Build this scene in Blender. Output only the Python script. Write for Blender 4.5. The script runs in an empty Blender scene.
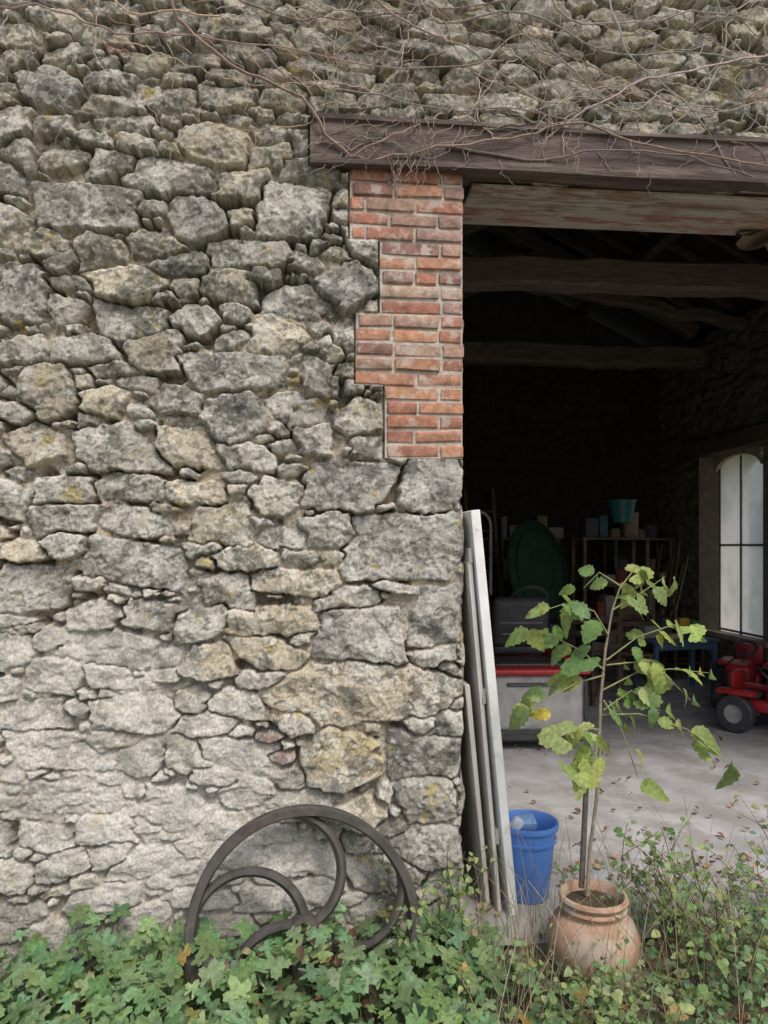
import bpy, bmesh, math, random
import numpy as np
from mathutils import Vector, Matrix
random.seed(7); RNG=np.random.default_rng(7)
sc=bpy.context.scene
R=math.radians
# ------------------------------------------------------------------ helpers
def link(o,parent=None):
    sc.collection.objects.link(o)
    if parent: o.parent=parent
    return o
def grp(name,loc=(0,0,0),rz=0):
    e=bpy.data.objects.new(name,None); e.empty_display_size=.1
    e.location=loc; e.rotation_euler=(0,0,rz); return link(e)
class NT:
    def __init__(s,mat): s.t=mat.node_tree; s.t.nodes.clear()
    def n(s,ty,**kw):
        nd=s.t.nodes.new(ty)
        for k,v in kw.items(): setattr(nd,k,v)
        return nd
    def set(s,nd,key,v):
        if isinstance(v,bpy.types.NodeSocket): s.t.links.new(v,nd.inputs[key])
        else: nd.inputs[key].default_value=v
    def noise(s,co,scale,detail=4,rough=.55,dist=0):
        nd=s.n('ShaderNodeTexNoise'); s.t.links.new(co,nd.inputs['Vector'])
        nd.inputs['Scale'].default_value=scale; nd.inputs['Detail'].default_value=detail
        nd.inputs['Roughness'].default_value=rough; nd.inputs['Distortion'].default_value=dist
        return nd.outputs['Fac']
    def mr(s,f,a,b,c=0,d=1):
        nd=s.n('ShaderNodeMapRange'); s.t.links.new(f,nd.inputs[0])
        for i,v in enumerate((a,b,c,d)): nd.inputs[i+1].default_value=v
        return nd.outputs[0]
    def mix(s,f,a,b,mode='MIX'):
        nd=s.n('ShaderNodeMix'); nd.data_type='RGBA'; nd.blend_type=mode
        s.set(nd,0,f)
        for k,v in ((6,a),(7,b)):
            if isinstance(v,(tuple,list)): v=tuple(v)+((1,) if len(v)==3 else ())
            s.set(nd,k,v)
        return nd.outputs[2]
    def grey(t,v):
        cc=t.n('ShaderNodeCombineColor'); [t.t.links.new(v,cc.inputs[i]) for i in range(3)]; return cc.outputs[0]
def newmat(name):
    m=bpy.data.materials.new(name); m.use_nodes=True; return m,NT(m)
def M(name,rough=.8,metal=0,var=.3,vs=8,bump=.3,bs=40,bd=.01,stretch=(1,1,1),patch=None,ps=5,pt=.55,pf=.6,spec=.3):
    m,t=newmat(name)
    co=t.n('ShaderNodeTexCoord').outputs['Object']
    if stretch!=(1,1,1):
        mp=t.n('ShaderNodeMapping'); t.t.links.new(co,mp.inputs[0]); mp.inputs['Scale'].default_value=stretch; co=mp.outputs[0]
    col=t.n('ShaderNodeAttribute',attribute_name='Col').outputs['Color']
    v=t.mr(t.noise(co,vs,4,.65),.3,.7,1-var,1+var)
    c=t.mix(1.0,col,t.grey(v),'MULTIPLY')
    if patch:
        f=t.mr(t.noise(co,ps,5,.7),pt,pt+.08,0,pf); c=t.mix(f,c,patch)
    p=t.n('ShaderNodeBsdfPrincipled'); t.t.links.new(c,p.inputs['Base Color'])
    p.inputs['Roughness'].default_value=rough; p.inputs['Metallic'].default_value=metal
    p.inputs['Specular IOR Level'].default_value=spec
    if bump>.1:
        b=t.n('ShaderNodeBump'); b.inputs['Strength'].default_value=bump; b.inputs['Distance'].default_value=bd
        t.t.links.new(t.noise(co,bs,4,.65),b.inputs['Height']); t.t.links.new(b.outputs[0],p.inputs['Normal'])
    o=t.n('ShaderNodeOutputMaterial'); t.t.links.new(p.outputs[0],o.inputs[0]); return m
def leafmat(name,trans=.35):
    m,t=newmat(name)
    co=t.n('ShaderNodeTexCoord').outputs['Object']
    col=t.n('ShaderNodeAttribute',attribute_name='Col').outputs['Color']
    c=t.mix(1.0,col,t.grey(t.mr(t.noise(co,55,3,.6),.3,.7,.65,1.35)),'MULTIPLY')
    p=t.n('ShaderNodeBsdfPrincipled'); t.t.links.new(c,p.inputs['Base Color']); p.inputs['Roughness'].default_value=.5
    p.inputs['Specular IOR Level'].default_value=.35
    tr=t.n('ShaderNodeBsdfTranslucent'); t.t.links.new(c,tr.inputs[0])
    mx=t.n('ShaderNodeMixShader'); mx.inputs[0].default_value=trans
    t.t.links.new(p.outputs[0],mx.inputs[1]); t.t.links.new(tr.outputs[0],mx.inputs[2])
    o=t.n('ShaderNodeOutputMaterial'); t.t.links.new(mx.outputs[0],o.inputs[0]); return m

class Geo:
    def __init__(s): s.v=[];s.f=[];s.c=[];s.n=0
    def add(s,v,f,col):
        v=np.asarray(v,float); s.v.append(v)
        n=s.n; s.f.extend([tuple(i+n for i in q) for q in f]); s.n+=len(v)
        c=np.ones((len(v),4)); c[:,:3]=col; s.c.append(c)
    def box(s,c,size,col,rot=None,bev=0.0,seg=1,jit=0):
        bm=bmesh.new(); bmesh.ops.create_cube(bm,size=1)
        for v in bm.verts: v.co=Vector((v.co.x*size[0],v.co.y*size[1],v.co.z*size[2]))
        if bev>0: bmesh.ops.bevel(bm,geom=bm.edges[:],offset=bev,segments=seg,affect='EDGES',profile=.5)
        bm.verts.index_update()
        v=np.array([q.co[:] for q in bm.verts]); f=[[q.index for q in fa.verts] for fa in bm.faces]; bm.free()
        if jit: v=v+RNG.normal(0,jit,v.shape)
        if rot is not None: v=v@np.array(rot).T
        s.add(v+np.array(c),f,col)
    def tube(s,pts,rad,col,sides=6,cap=True,flat=None):
        pts=np.asarray(pts,float); n=len(pts)
        rad=np.full(n,rad) if np.isscalar(rad) else np.asarray(rad)
        T=np.gradient(pts,axis=0); T/=np.linalg.norm(T,axis=1)[:,None]+1e-9
        up=np.array([0,0,1.]) if abs(T[0][2])<.9 else np.array([1.,0,0])
        if flat: up=np.array([0,1.,0])
        V=[];
        a=np.cross(T[0],up); a/=np.linalg.norm(a)
        for i in range(n):
            a=a-T[i]*np.dot(a,T[i]); a/=np.linalg.norm(a)+1e-9; b=np.cross(T[i],a)
            for k in range(sides):
                th=2*math.pi*k/sides; V.append(pts[i]+rad[i]*(math.cos(th)*a+(flat or 1)*math.sin(th)*b))
        F=[(i*sides+k,i*sides+(k+1)%sides,(i+1)*sides+(k+1)%sides,(i+1)*sides+k) for i in range(n-1) for k in range(sides)]
        if cap: F+= [tuple(range(sides))[::-1],tuple((n-1)*sides+k for k in range(sides))]
        s.add(V,F,col)
    def lathe(s,prof,col,seg=40,mat=None,c=(0,0,0)):
        V=[];n=len(prof)
        for r,z in prof:
            for k in range(seg):
                th=2*math.pi*k/seg; V.append((r*math.cos(th),r*math.sin(th),z))
        F=[(i*seg+k,i*seg+(k+1)%seg,(i+1)*seg+(k+1)%seg,(i+1)*seg+k) for i in range(n-1) for k in range(seg)]
        V=np.array(V)
        if mat is not None: V=V@np.array(mat).T
        s.add(V+np.array(c),F,col)
    def build(s,name,mat,parent=None,smooth=True,ang=40):
        me=bpy.data.meshes.new(name); V=np.concatenate(s.v)
        me.from_pydata(V.tolist(),[],s.f); me.update()
        a=me.color_attributes.new('Col','FLOAT_COLOR','POINT'); a.data.foreach_set('color',np.concatenate(s.c).ravel())
        if smooth:
            me.polygons.foreach_set('use_smooth',[True]*len(me.polygons)); me.set_sharp_from_angle(angle=R(ang))
        me.materials.append(mat); o=bpy.data.objects.new(name,me); return link(o,parent)
# -------------------------------------------------- lattice noise
_T=[np.random.default_rng(100+i).random((256,256)) for i in range(12)]
def vn(x,y,seed=0):
    T=_T[seed%12]; xi=np.floor(x).astype(int); yi=np.floor(y).astype(int); fx=x-xi; fy=y-yi
    fx=fx*fx*(3-2*fx); fy=fy*fy*(3-2*fy)
    a=T[yi&255,xi&255];b=T[yi&255,(xi+1)&255];c=T[(yi+1)&255,xi&255];d=T[(yi+1)&255,(xi+1)&255]
    return ((a+(b-a)*fx)*(1-fy)+(c+(d-c)*fx)*fy)*2-1
def fbm(x,y,s,seed=0,o=4,g=.5):
    r=0;A=1;tot=0
    for i in range(o):
        c,q=math.cos(.6*i+.3*seed),math.sin(.6*i+.3*seed)
        xx=(x*c-y*q)/s; yy=(x*q+y*c)/s
        r=r+A*vn(xx+17.3*i+seed*3.1,yy+9.7*i,seed+i); tot+=A; A*=g; s=s/2.03
    return r/tot
def sst(a,b,x):
    t=np.clip((x-a)/(b-a),0,1); return t*t*(3-2*t)
# -------------------------------------------------- rubble masonry
def planes(rng):
    K=int(rng.integers(5,8)); ph=np.sort(np.arange(K)*2*math.pi/K+rng.uniform(-.33,.33,K)+rng.uniform(0,6.28)); rho=rng.uniform(.70,1.04,K)
    if rng.random()<.45:   # roughly squared block
        ph=np.array([0,.5,1,1.5])*math.pi+rng.normal(0,.18,4); rho=rng.uniform(.82,1.0,4)
    return [(math.cos(p)/r,math.sin(p)/r) for p,r in zip(ph,rho)]
def sdist(px,pz,s):
    c,sn=math.cos(s[4]),math.sin(s[4]); dx=px-s[0]; dz=pz-s[1]
    a=(dx*c+dz*sn); b=(-dx*sn+dz*c); A=a/s[2]; B=b/s[3]
    nn=None
    for u,v in s[5]:
        q=A*u+B*v; nn=q if nn is None else np.maximum(nn,q)
    ne=np.sqrt(A*A+B*B)*.95; nn=np.maximum(nn,0)*.90+ne*.10+1e-6
    return (1-1/nn)*(np.sqrt(a*a+b*b)+1e-6)
def fill(stones,x0,x1,z0,z1,smax,blocked,rng,classes=(.085,.066,.052,.04,.03,.022,.016)):
    st=.0125; gx=np.arange(x0,x1,st); gz=np.arange(z0,z1,st); X,Z=np.meshgrid(gx,gz)
    D=np.full(X.shape,9.0); D[blocked(X,Z)]=-1
    def upd(s):
        m=.12; i0=max(0,int((s[0]-s[2]-m-x0)/st)); i1=int((s[0]+s[2]+m-x0)/st)+1
        j0=max(0,int((s[1]-s[3]-m-z0)/st)); j1=int((s[1]+s[3]+m-z0)/st)+1
        w=(slice(j0,j1),slice(i0,i1)); 
        if D[w].size: D[w]=np.minimum(D[w],sdist(X[w],Z[w],s))
    for s in stones: upd(s)
    area=(x1-x0)*(z1-z0)
    for hh in classes:
        N=int(area/(hh*hh*4)*5); N=min(N,26000)
        xs=rng.uniform(x0,x1,N); zs=rng.uniform(z0,z1,N)
        for x,z in zip(xs,zs):
            if D[min(int((z-z0)/st),D.shape[0]-1),min(int((x-x0)/st),D.shape[1]-1)]>hh*.85:
                lo,hi=smax(x,z)
                if hh>hi or hh<lo: continue
                k_=1.25 if z>3.45 else 1.0
                s=(x,z,hh*rng.uniform(1.35,2.8)*k_,hh*rng.uniform(.85,1.2),rng.normal(0,.14),planes(rng),'')
                stones.append(s); upd(s)
    return stones
def rubble(us,vs,stones,seed,rough=1.0):
    X,Z=np.meshgrid(us,vs); rng=np.random.default_rng(seed)
    Xw=X+.018*fbm(X,Z,.14,1,3)+.008*fbm(X,Z,.03,3,2); Zw=Z+.014*fbm(X,Z,.14,5,3)+.008*fbm(X,Z,.03,7,2)
    D1=np.full(X.shape,.5);D2=np.full(X.shape,.6);ID=np.zeros(X.shape,int)
    for i,s in enumerate(stones):
        m=.1; i0,i1=np.searchsorted(us,(s[0]-s[2]-m,s[0]+s[2]+m)); j0,j1=np.searchsorted(vs,(s[1]-s[3]-m,s[1]+s[3]+m))
        if i1<=i0 or j1<=j0: continue
        w=(slice(j0,j1),slice(i0,i1)); d=sdist(Xw[w],Zw[w],s); d1=D1[w];d2=D2[w];idd=ID[w]
        l=d<d1; D2[w]=np.where(l,d1,np.minimum(d2,d)); ID[w]=np.where(l,i,idd); D1[w]=np.where(l,d,d1)
    n=len(stones); g=rng.uniform(-.002,.009,n); base=rng.uniform(-.014,.026,n)
    cx=np.array([s[0] for s in stones]); cz=np.array([s[1] for s in stones]); sz=np.array([s[3] for s in stones]); sx=np.array([s[2] for s in stones])
    base=base+np.clip(sz-.05,0,.1)*.2-np.clip(.03-sz,0,.03)*.4
    e=np.minimum((D2-D1)*.5,g[ID]-D1)
    e=e+.006*fbm(X,Z,.022,2,3)-.0045
    mask=sst(-.003,.003,e)
    prof=1-(1-np.clip(e/.010,0,1))**2.0
    dx=np.clip(X-cx[ID],-.3,.3); dz=np.clip(Z-cz[ID],-.2,.2)
    fac=None
    for k in range(6):
        ox=rng.uniform(-.5,.5,n)*sx; oz=rng.uniform(-.5,.5,n)*sz; a=rng.normal(0,.14,n); b=rng.normal(-.04,.22,n); o=rng.uniform(0,.008,n)
        q=o[ID]+a[ID]*(dx-ox[ID])+b[ID]*(dz-oz[ID]); fac=q if fac is None else np.minimum(fac,q)
    fac=np.clip(fac,-.036,.03)
    Xj=X+ID*.37; Zj=Z-ID*.61
    rid=1-np.abs(fbm(Xj,Zj,.10,4,4))*2
    Hs=base[ID]+.022*prof+fac+rough*(.011*fbm(Xj,Zj,.07,6,5,.62)+.009*rid)
    q=fbm(Xj,Zj,.055,9,3); Hs-=.008*sst(.08,.13,q)+.005*sst(-.25,-.3,q)
    hole=fbm(X,Z,.16,10,3)
    Hm=-.014-.012*sst(0,.3,fbm(X,Z,.35,1,3))+.012*fbm(X,Z,.035,11,4,.62)+.006*fbm(X,Z,.2,2,2)-.078*sst(.0,.14,hole)*sst(.002,-.004,e)
    H=np.maximum(Hm+(Hs-Hm)*mask,-.105)
    v=rng.uniform(.37,.55,n)*np.where(rng.random(n)<.2,1.15,1); w=rng.random(n)
    C=np.stack([v*1.035,v*.985,v*.87],1)
    oc=w<.25; C[oc]=np.stack([v[oc]*1.10,v[oc]*1.0,v[oc]*.78],1)
    up=(cz>3.45)&(w>.3); C[up]*=np.array([1.05,1.0,.91])
    for i,s in enumerate(stones):
        if s[6]=='r': C[i]=(.36,.19,.14)
        if s[6]=='o': C[i]=(.57,.51,.39)
        if s[6]=='y': C[i]=(.50,.44,.27)
        if s[6]=='g': C[i]=(.44,.425,.39)
    col=C[ID]*(1+.30*fbm(Xj,Zj,.10,2,5,.65))[...,None]
    mc=np.array([.52,.44,.33])*(1+.25*fbm(X,Z,.12,3,5,.65)[...,None])
    gry=sst(.10,.45,fbm(X,Z,.6,5,3))[...,None]; mc=mc*(1-gry)+np.array([.42,.39,.34])*gry
    col=mc+(col-mc)*mask[...,None]
    def lay(f,c):
        nonlocal col; f=f[...,None]; col=col*(1-f)+np.array(c)*f
    lay(.6*sst(.06,.20,fbm(X,Z,.16,7,6,.66)+.08*fbm(X,Z,1.,1,2))*(.4+.6*mask),(.70,.68,.62))
    lay(.68*sst(.08,.18,fbm(Xj,Zj,.12,8,6,.70)+.15*fbm(X,Z,.9,4,2)),(.155,.15,.132))
    lay(.55*sst(.18,.25,fbm(X,Z,.035,10,4,.7)),(.12,.117,.103))
    lay(.5*sst(.18,.25,fbm(X,Z,.03,11,4,.7)),(.68,.665,.62))
    lay(.65*sst(.50,.55,fbm(X,Z,.10,5,4,.6)),(.48,.39,.13))
    return X,Z,H,col,1-mask
def grid_mesh(name,P,keep,col,mat,parent=None,flip=False):
    nv,nu=P.shape[:2]; idx=np.arange(nv*nu).reshape(nv,nu)
    q=np.stack([idx[:-1,:-1],idx[:-1,1:],idx[1:,1:],idx[1:,:-1]],-1)[keep]
    if flip: q=q[:,::-1]
    used=np.zeros(nv*nu,bool); used[q.ravel()]=True; re=np.cumsum(used)-1; q=re[q]
    V=P.reshape(-1,3)[used]; me=bpy.data.meshes.new(name)
    me.vertices.add(len(V)); me.vertices.foreach_set('co',V.astype(np.float32).ravel())
    me.loops.add(q.size); me.loops.foreach_set('vertex_index',q.ravel().astype(np.int32))
    me.polygons.add(len(q)); me.polygons.foreach_set('loop_start',(np.arange(len(q))*4).astype(np.int32))
    me.update(calc_edges=True)
    me.polygons.foreach_set('use_smooth',np.ones(len(q),bool))
    c=np.ones((nv*nu,4),np.float32); c[:,:3]=col.reshape(-1,3); c=c[used]
    a=me.color_attributes.new('Col','FLOAT_COLOR','POINT'); a.data.foreach_set('color',c.ravel())
    me.materials.append(mat); return link(bpy.data.objects.new(name,me),parent)
def stonemat(name,dark=1.0):
    m,t=newmat(name); co=t.n('ShaderNodeTexCoord').outputs['Object']
    col=t.n('ShaderNodeAttribute',attribute_name='Col').outputs['Color']
    n1=t.noise(co,85,4,.72)
    c=t.mix(1.0,col,t.grey(t.mr(n1,.36,.64,.74*dark,1.25*dark)),'MULTIPLY')
    b=t.n('ShaderNodeBump'); b.inputs['Strength'].default_value=.75; b.inputs['Distance'].default_value=.011
    t.t.links.new(t.noise(co,48,6,.70),b.inputs['Height'])
    p=t.n('ShaderNodeBsdfDiffuse'); t.t.links.new(c,p.inputs['Color']); p.inputs['Roughness'].default_value=.6
    t.t.links.new(b.outputs[0],p.inputs['Normal'])
    o=t.n('ShaderNodeOutputMaterial'); t.t.links.new(p.outputs[0],o.inputs[0]); return m
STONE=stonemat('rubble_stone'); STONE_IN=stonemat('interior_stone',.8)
WOOD=M('old_wood',.85,0,.4,6,.5,30,.01,(.6,6,6)); BRICK=M('brick',.9,0,.38,22,.7,80,.008,patch=(.60,.55,.49),ps=12,pt=.52,pf=.6)
PAINT=M('painted_board',.6,0,.12,5,.15,60,patch=(.45,.42,.37),ps=9,pt=.58,pf=.4)
METAL=M('rusty_iron',.6,.2,.35,14,.5,70,.004,patch=(.15,.11,.085),ps=8,pt=.56,pf=.5)
PLAST=M('plastic',.4,0,.12,9,.0,50,spec=.5,patch=(.2,.17,.14),ps=6,pt=.62,pf=.3); RUB=M('rubber',.6,0,.25,12,.2,80,spec=.5); CLOTH=M('cloth',.9,0,.25,7,.4,90)
TERRA=M('terracotta',.9,0,.28,8,.5,60,.006,patch=(.48,.44,.37),ps=7,pt=.49,pf=.65)
LEAF=leafmat('leaf'); DRY=leafmat('dry_leaf',.15); STEM=M('bark',.9,0,.35,30,.3,120,.003)

# facade elevation survey (drawing units of 1/740 viewing distance) -> metres on the facade plane
TH=R(5.5)
def fx(u): return 3.4*math.tan(math.atan((u-384)/740)+TH)
def fz(u,v): return 1.7+(545-v)/740*(3.384+.0958*fx(u))
# ------------------------------------------------------------------ BARN
barn=grp('stone_barn')
XJ=.70; ZL=3.42
hand="""55 92 40 24 g|215 143 40 21 o|197 220 34 24 g|290 212 38 30 -|88 208 50 22 -|18 62 22 12 -|125 283 40 22 -|45 245 24 12 -|22 295 26 30 g|20 160 24 18 -|130 322 36 20 -|
345 290 34 26 g|300 262 24 10 -|273 335 30 22 -|235 372 48 20 -|300 408 32 20 -|237 418 32 26 g|50 395 28 28 -|105 403 24 16 -|175 403 26 15 -|85 350 30 14 -|110 447 34 24 -|
40 442 26 20 -|185 447 30 20 -|320 378 20 20 -|312 440 20 17 -|357 420 24 22 -|352 484 52 28 g|434 488 32 29 g|278 496 30 20 -|328 530 34 20 g|405 548 60 36 g|195 492 28 14 -|130 487 35 15 -|
65 490 30 14 -|62 520 34 16 -|140 522 35 16 -|222 525 32 22 -|20 552 28 12 -|30 587 38 22 g|135 565 50 22 g|245 557 32 16 -|225 590 26 18 -|150 615 32 15 -|200 622 28 16 -|270 622 46 14 o|
270 652 48 17 o|360 636 46 30 g|438 615 28 34 g|350 597 30 12 -|208 662 28 18 o|372 692 92 36 o|300 725 20 14 -|335 762 44 30 y|425 757 38 24 -|425 800 34 26 -|425 845 34 22 g|350 820 36 20 -|
188 702 26 14 o|240 705 28 15 -|268 737 16 6 r|280 757 14 5 r|115 50 14 5 r|330 319 14 3 r|325 662 8 4 r|372 752 10 5 r|290 780 22 14 -|350 335 20 18 -|330 350 14 16 -|185 265 28 14 -|
60 160 26 12 -|115 165 28 14 -|150 245 30 16 -|230 285 26 18 -|195 320 26 16 -|310 170 30 12 -|165 100 30 14 -|240 30 34 14 -|20 350 26 16 -|60 310 24 16 -"""
stones=[]; prng=np.random.default_rng(17)
for s in hand.replace('\n','').split('|'):
    q=s.split(); u,v,a,b=map(float,q[:4]); k='' if q[4]=='-' else q[4]
    stones.append((fx(u),fz(u,v),a*.0050,b*.0051,random.gauss(0,.08),planes(prng),k))
BZ=[(349,172,244),(379,244,315),(355,315,387),(384,387,459)]
BR=[(fx(l),XJ,fz(440,b),fz(440,t)) for l,t,b in BZ]
def blocked(X,Z):
    k=(X>XJ+.02)&(X<4.7)&(Z<ZL); k|=(X>-.02)&(X<5.0)&(Z>ZL-.01)&(Z<ZL+.22)
    for a,b,c,d in BR: k|=(X>a)&(X<b+.1)&(Z>c)&(Z<d)
    return k
def smax(x,z):
    if x<-1.8 or x>2.6 or z>4.5: return (.04,.085)
    if z>3.5+.1*math.sin(x*4): return (.014,.052)
    return (.014,.085)
fill(stones,-2.9,5.7,-.5,6.9,smax,blocked,np.random.default_rng(3))
us=np.concatenate([np.arange(-2.9,-1.75,.03),np.arange(-1.75,XJ-.0001,.0055),np.arange(XJ,2.6,.006),np.arange(2.6,4.7,.03),np.arange(4.7,5.75,.03)])
vs=np.concatenate([np.arange(-.5,ZL-.001,.0055),np.arange(ZL,4.45,.0055),np.arange(4.45,6.9,.04)])
X,Z,H,col,mort=rubble(us,vs,stones,11)
# old lime render smeared over the lower left
pl=sst(1.42,1.12,Z+.22*fbm(X,Z,.5,2,4)+.62*sst(-.75,.15,X))*sst(.35,-.2,X)
pl=np.clip(pl*(.76+.95*fbm(X,Z,.22,9,5,.6)),0,1)
Hp=.014+.034*fbm(X,Z*1.3,.26,6,6,.68)+.012*fbm(X,Z,.05,3,4,.6)-.014*sst(.22,.34,fbm(X*.6,Z*1.7,.12,8,4))
H=H*(1-pl*.72)+Hp*pl*.72
pc=np.array([.66,.64,.60])*(1+.30*fbm(X,Z,.2,7,5,.65)[...,None])
dk=(.62*sst(.08,.25,fbm(X,Z,.22,10,6,.70)))[...,None]; pc=pc*(1-dk)+np.array([.25,.24,.21])*dk
col=col*(1-pl[...,None]*.8)+pc*pl[...,None]*.8
gr=(.35*sst(.35,-.15,Z+.2*fbm(X,Z,.3,3,4)))[...,None]; col=col*(1-gr)+np.array([.2,.2,.15])*gr
bm_=np.zeros(X.shape,bool)
for a,b,c,d in BR: bm_|=(X>a-.004)&(Z>c)&(Z<d)&(X<1)
H[bm_]=-.035
lb=(X>-.02)&(X<5.0)&(Z>ZL)&(Z<ZL+.215); H[lb]=-.04
edge=np.exp(-np.clip(XJ-X,0,9)/.02)*(X<=XJ+.001)*(Z<ZL); H=H*(1-.6*edge)-.02*edge
Xd=X+edge*(.016*fbm(Z,Z*0,.16,4,3)-.004)
keep=np.ones((len(vs)-1,len(us)-1),bool); xm=(us[1:]+us[:-1])/2; zm=(vs[1:]+vs[:-1])/2; XM,ZM=np.meshgrid(xm,zm)
keep&=~((XM>XJ)&(XM<4.7)&(ZM<ZL)); keep&=ZM<4.5+ (1-np.abs(XM-1.3)/4.1)*2.1
grid_mesh('stone_facade',np.stack([Xd,-H,Z],-1),keep,col,STONE,barn)
g=Geo(); cc_=(.28,.25,.2)
def bx(g,x0,x1,y0,y1,z0,z1,col,bev=0): g.box(((x0+x1)/2,(y0+y1)/2,(z0+z1)/2),(x1-x0,y1-y0,z1-z0),col,bev=bev)
bx(g,-2.9,.62,.115,.45,-.5,4.5,cc_); bx(g,.62,.672,.045,.45,-.5,ZL-.02,cc_); bx(g,.622,4.7,.115,.45,ZL+.05,4.5,cc_); bx(g,4.703,5.7,.115,.45,-.5,4.5,cc_)
bx(g,4.7,4.75,.02,.44,-.5,ZL,cc_)
g.add([(-2.8,.2,4.5),(5.4,.2,4.5),(1.3,.2,6.5),(-2.8,.44,4.5),(5.4,.44,4.5),(1.3,.44,6.5)],[(0,1,2),(5,4,3),(0,2,5,3),(1,4,5,2),(0,3,4,1)],cc_)
bx(g,-2.9,-2.5,.455,7.1,-.3,4.42,cc_); bx(g,-2.9,5.6,7.22,7.6,-.3,4.42,(.07,.06,.05))
g.add([(-2.8,7.2,4.43),(5.4,7.2,4.43),(1.3,7.2,6.4),(-2.8,7.5,4.43),(5.4,7.5,4.43),(1.3,7.5,6.4)],[(0,1,2),(5,4,3),(0,2,5,3),(1,4,5,2)],(.10,.09,.075))
WY0,WY1,WZ0,WZ1=4.42,5.95,.57,2.85
bx(g,5.21,5.6,.455,WY0,-.3,4.42,cc_); bx(g,5.21,5.6,WY1,7.215,-.3,4.42,cc_); bx(g,5.21,5.6,WY0+.002,WY1-.002,-.3,WZ0,cc_); bx(g,5.21,5.6,WY0+.002,WY1-.002,WZ1,4.42,cc_)
g.build('masonry_core',M('lime_masonry',.95,0,.3,6,.8,25,.02),barn,False)
st2=[]; fill(st2,-.05,.5,-.5,3.5,lambda x,z:(.016,.085),lambda X,Z:X>9,np.random.default_rng(5))
u2=np.arange(.004,.45,.008); v2=np.arange(-.5,ZL,.008)
X2,Z2,H2,c2,m2=rubble(u2,v2,st2,12); H2=H2*.5; H2*=sst(0,.05,X2)
grid_mesh('jamb_face',np.stack([XJ-.012+H2,X2+.01,Z2],-1),np.ones((len(v2)-1,len(u2)-1),bool),c2,STONE,barn)
def inner(name,u0,u1,f,seed,hole=None,k_=.5):
    st=[]; fill(st,u0,u1,-.2,4.5,lambda x,z:(.04,.085),lambda X,Z:X>99,np.random.default_rng(seed))
    u=np.arange(u0,u1+.001,.025); v=np.arange(-.2,4.43,.025)
    X3,Z3,H3,c3,m3=rubble(u,v,st,seed); k=np.ones((len(v)-1,len(u)-1),bool)
    if hole:
        a,b=np.meshgrid((u[1:]+u[:-1])/2,(v[1:]+v[:-1])/2); k&=~((a>hole[0])&(a<hole[1])&(b>hole[2])&(b<hole[3]))
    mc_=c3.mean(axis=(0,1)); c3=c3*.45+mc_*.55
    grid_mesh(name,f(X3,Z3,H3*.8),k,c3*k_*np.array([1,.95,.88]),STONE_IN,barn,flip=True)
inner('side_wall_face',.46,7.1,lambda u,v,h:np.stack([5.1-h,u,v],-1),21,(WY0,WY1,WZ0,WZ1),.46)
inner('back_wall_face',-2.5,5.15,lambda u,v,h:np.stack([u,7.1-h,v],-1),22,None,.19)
# splayed window embrasure with tall narrow arched casement
g=Geo(); rc=(.58,.48,.36); PX=5.22; P0,P1=4.70,5.68
def wedge(ya,yb,col):
    V=[]
    for z in (WZ0,WZ1): V+=[(5.09,ya,z),(PX-.02,yb,z),(5.62,yb,z),(5.62,ya,z)]
    g.add(V,[(0,1,5,4),(1,2,6,5),(2,3,7,6),(3,0,4,7),(4,5,6,7),(3,2,1,0)],col)
wedge(WY1-.002,P1,rc); wedge(WY0+.002,P0,rc)
bx(g,5.06,5.62,WY0+.016,WY1-.016,WZ0-.03,WZ0+.03,rc)
V=[];n_=16
for i in range(n_+1):
    t_=i/n_; y=P0+(P1-P0)*t_; z=WZ1-.04-.20*(1-math.sqrt(max(0,1-(2*t_-1)**2*.98)))
    V+=[(PX-.06,y,z),(5.62,y,z),(PX-.06,y,WZ1+.02),(5.62,y,WZ1+.02)]
F=[]
for i in range(n_): a=i*4; F+=[(a,a+4,a+5,a+1),(a,a+2,a+6,a+4)]
g.add(V,F,rc)
g.build('window_reveal',TERRA,barn,False)
g=Geo(); bx(g,5.0,5.16,WY0-.25,WY1+.3,WZ1,WZ1+.22,(.16,.12,.09),.015); g.build('window_lintel',WOOD,barn)
g=Geo(); wc=(.20,.19,.175)
for y in (P0+.02,(P0+P1)/2,P1-.02): bx(g,PX-.014,PX+.014,y-.014,y+.014,WZ0+.03,WZ1-.05,wc,.004)
for z in (.63,1.70): bx(g,PX-.011,PX+.011,P0+.034,P1-.034,z-.012,z+.012,wc,.003)
g.build('window_frame',WOOD,barn)
m,t=newmat('frosted_glass'); tr=t.n('ShaderNodeBsdfTranslucent'); co=t.n('ShaderNodeTexCoord').outputs['Object']
c=t.mix(t.mr(t.noise(co,2.5,3),.48,.64),(.98,.98,1.0),(.76,.83,.82)); t.t.links.new(c,tr.inputs[0])
tp=t.n('ShaderNodeBsdfTransparent'); mx=t.n('ShaderNodeMixShader'); mx.inputs[0].default_value=.25
t.t.links.new(tr.outputs[0],mx.inputs[1]); t.t.links.new(tp.outputs[0],mx.inputs[2]); o=t.n('ShaderNodeOutputMaterial'); t.t.links.new(mx.outputs[0],o.inputs[0])
g=Geo(); g.add([(PX,P0,WZ0),(PX,P1,WZ0),(PX,P1,WZ1),(PX,P0,WZ1)],[(0,1,2,3)],(1,1,1)); g.build('window_pane',m,barn,False)
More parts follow.
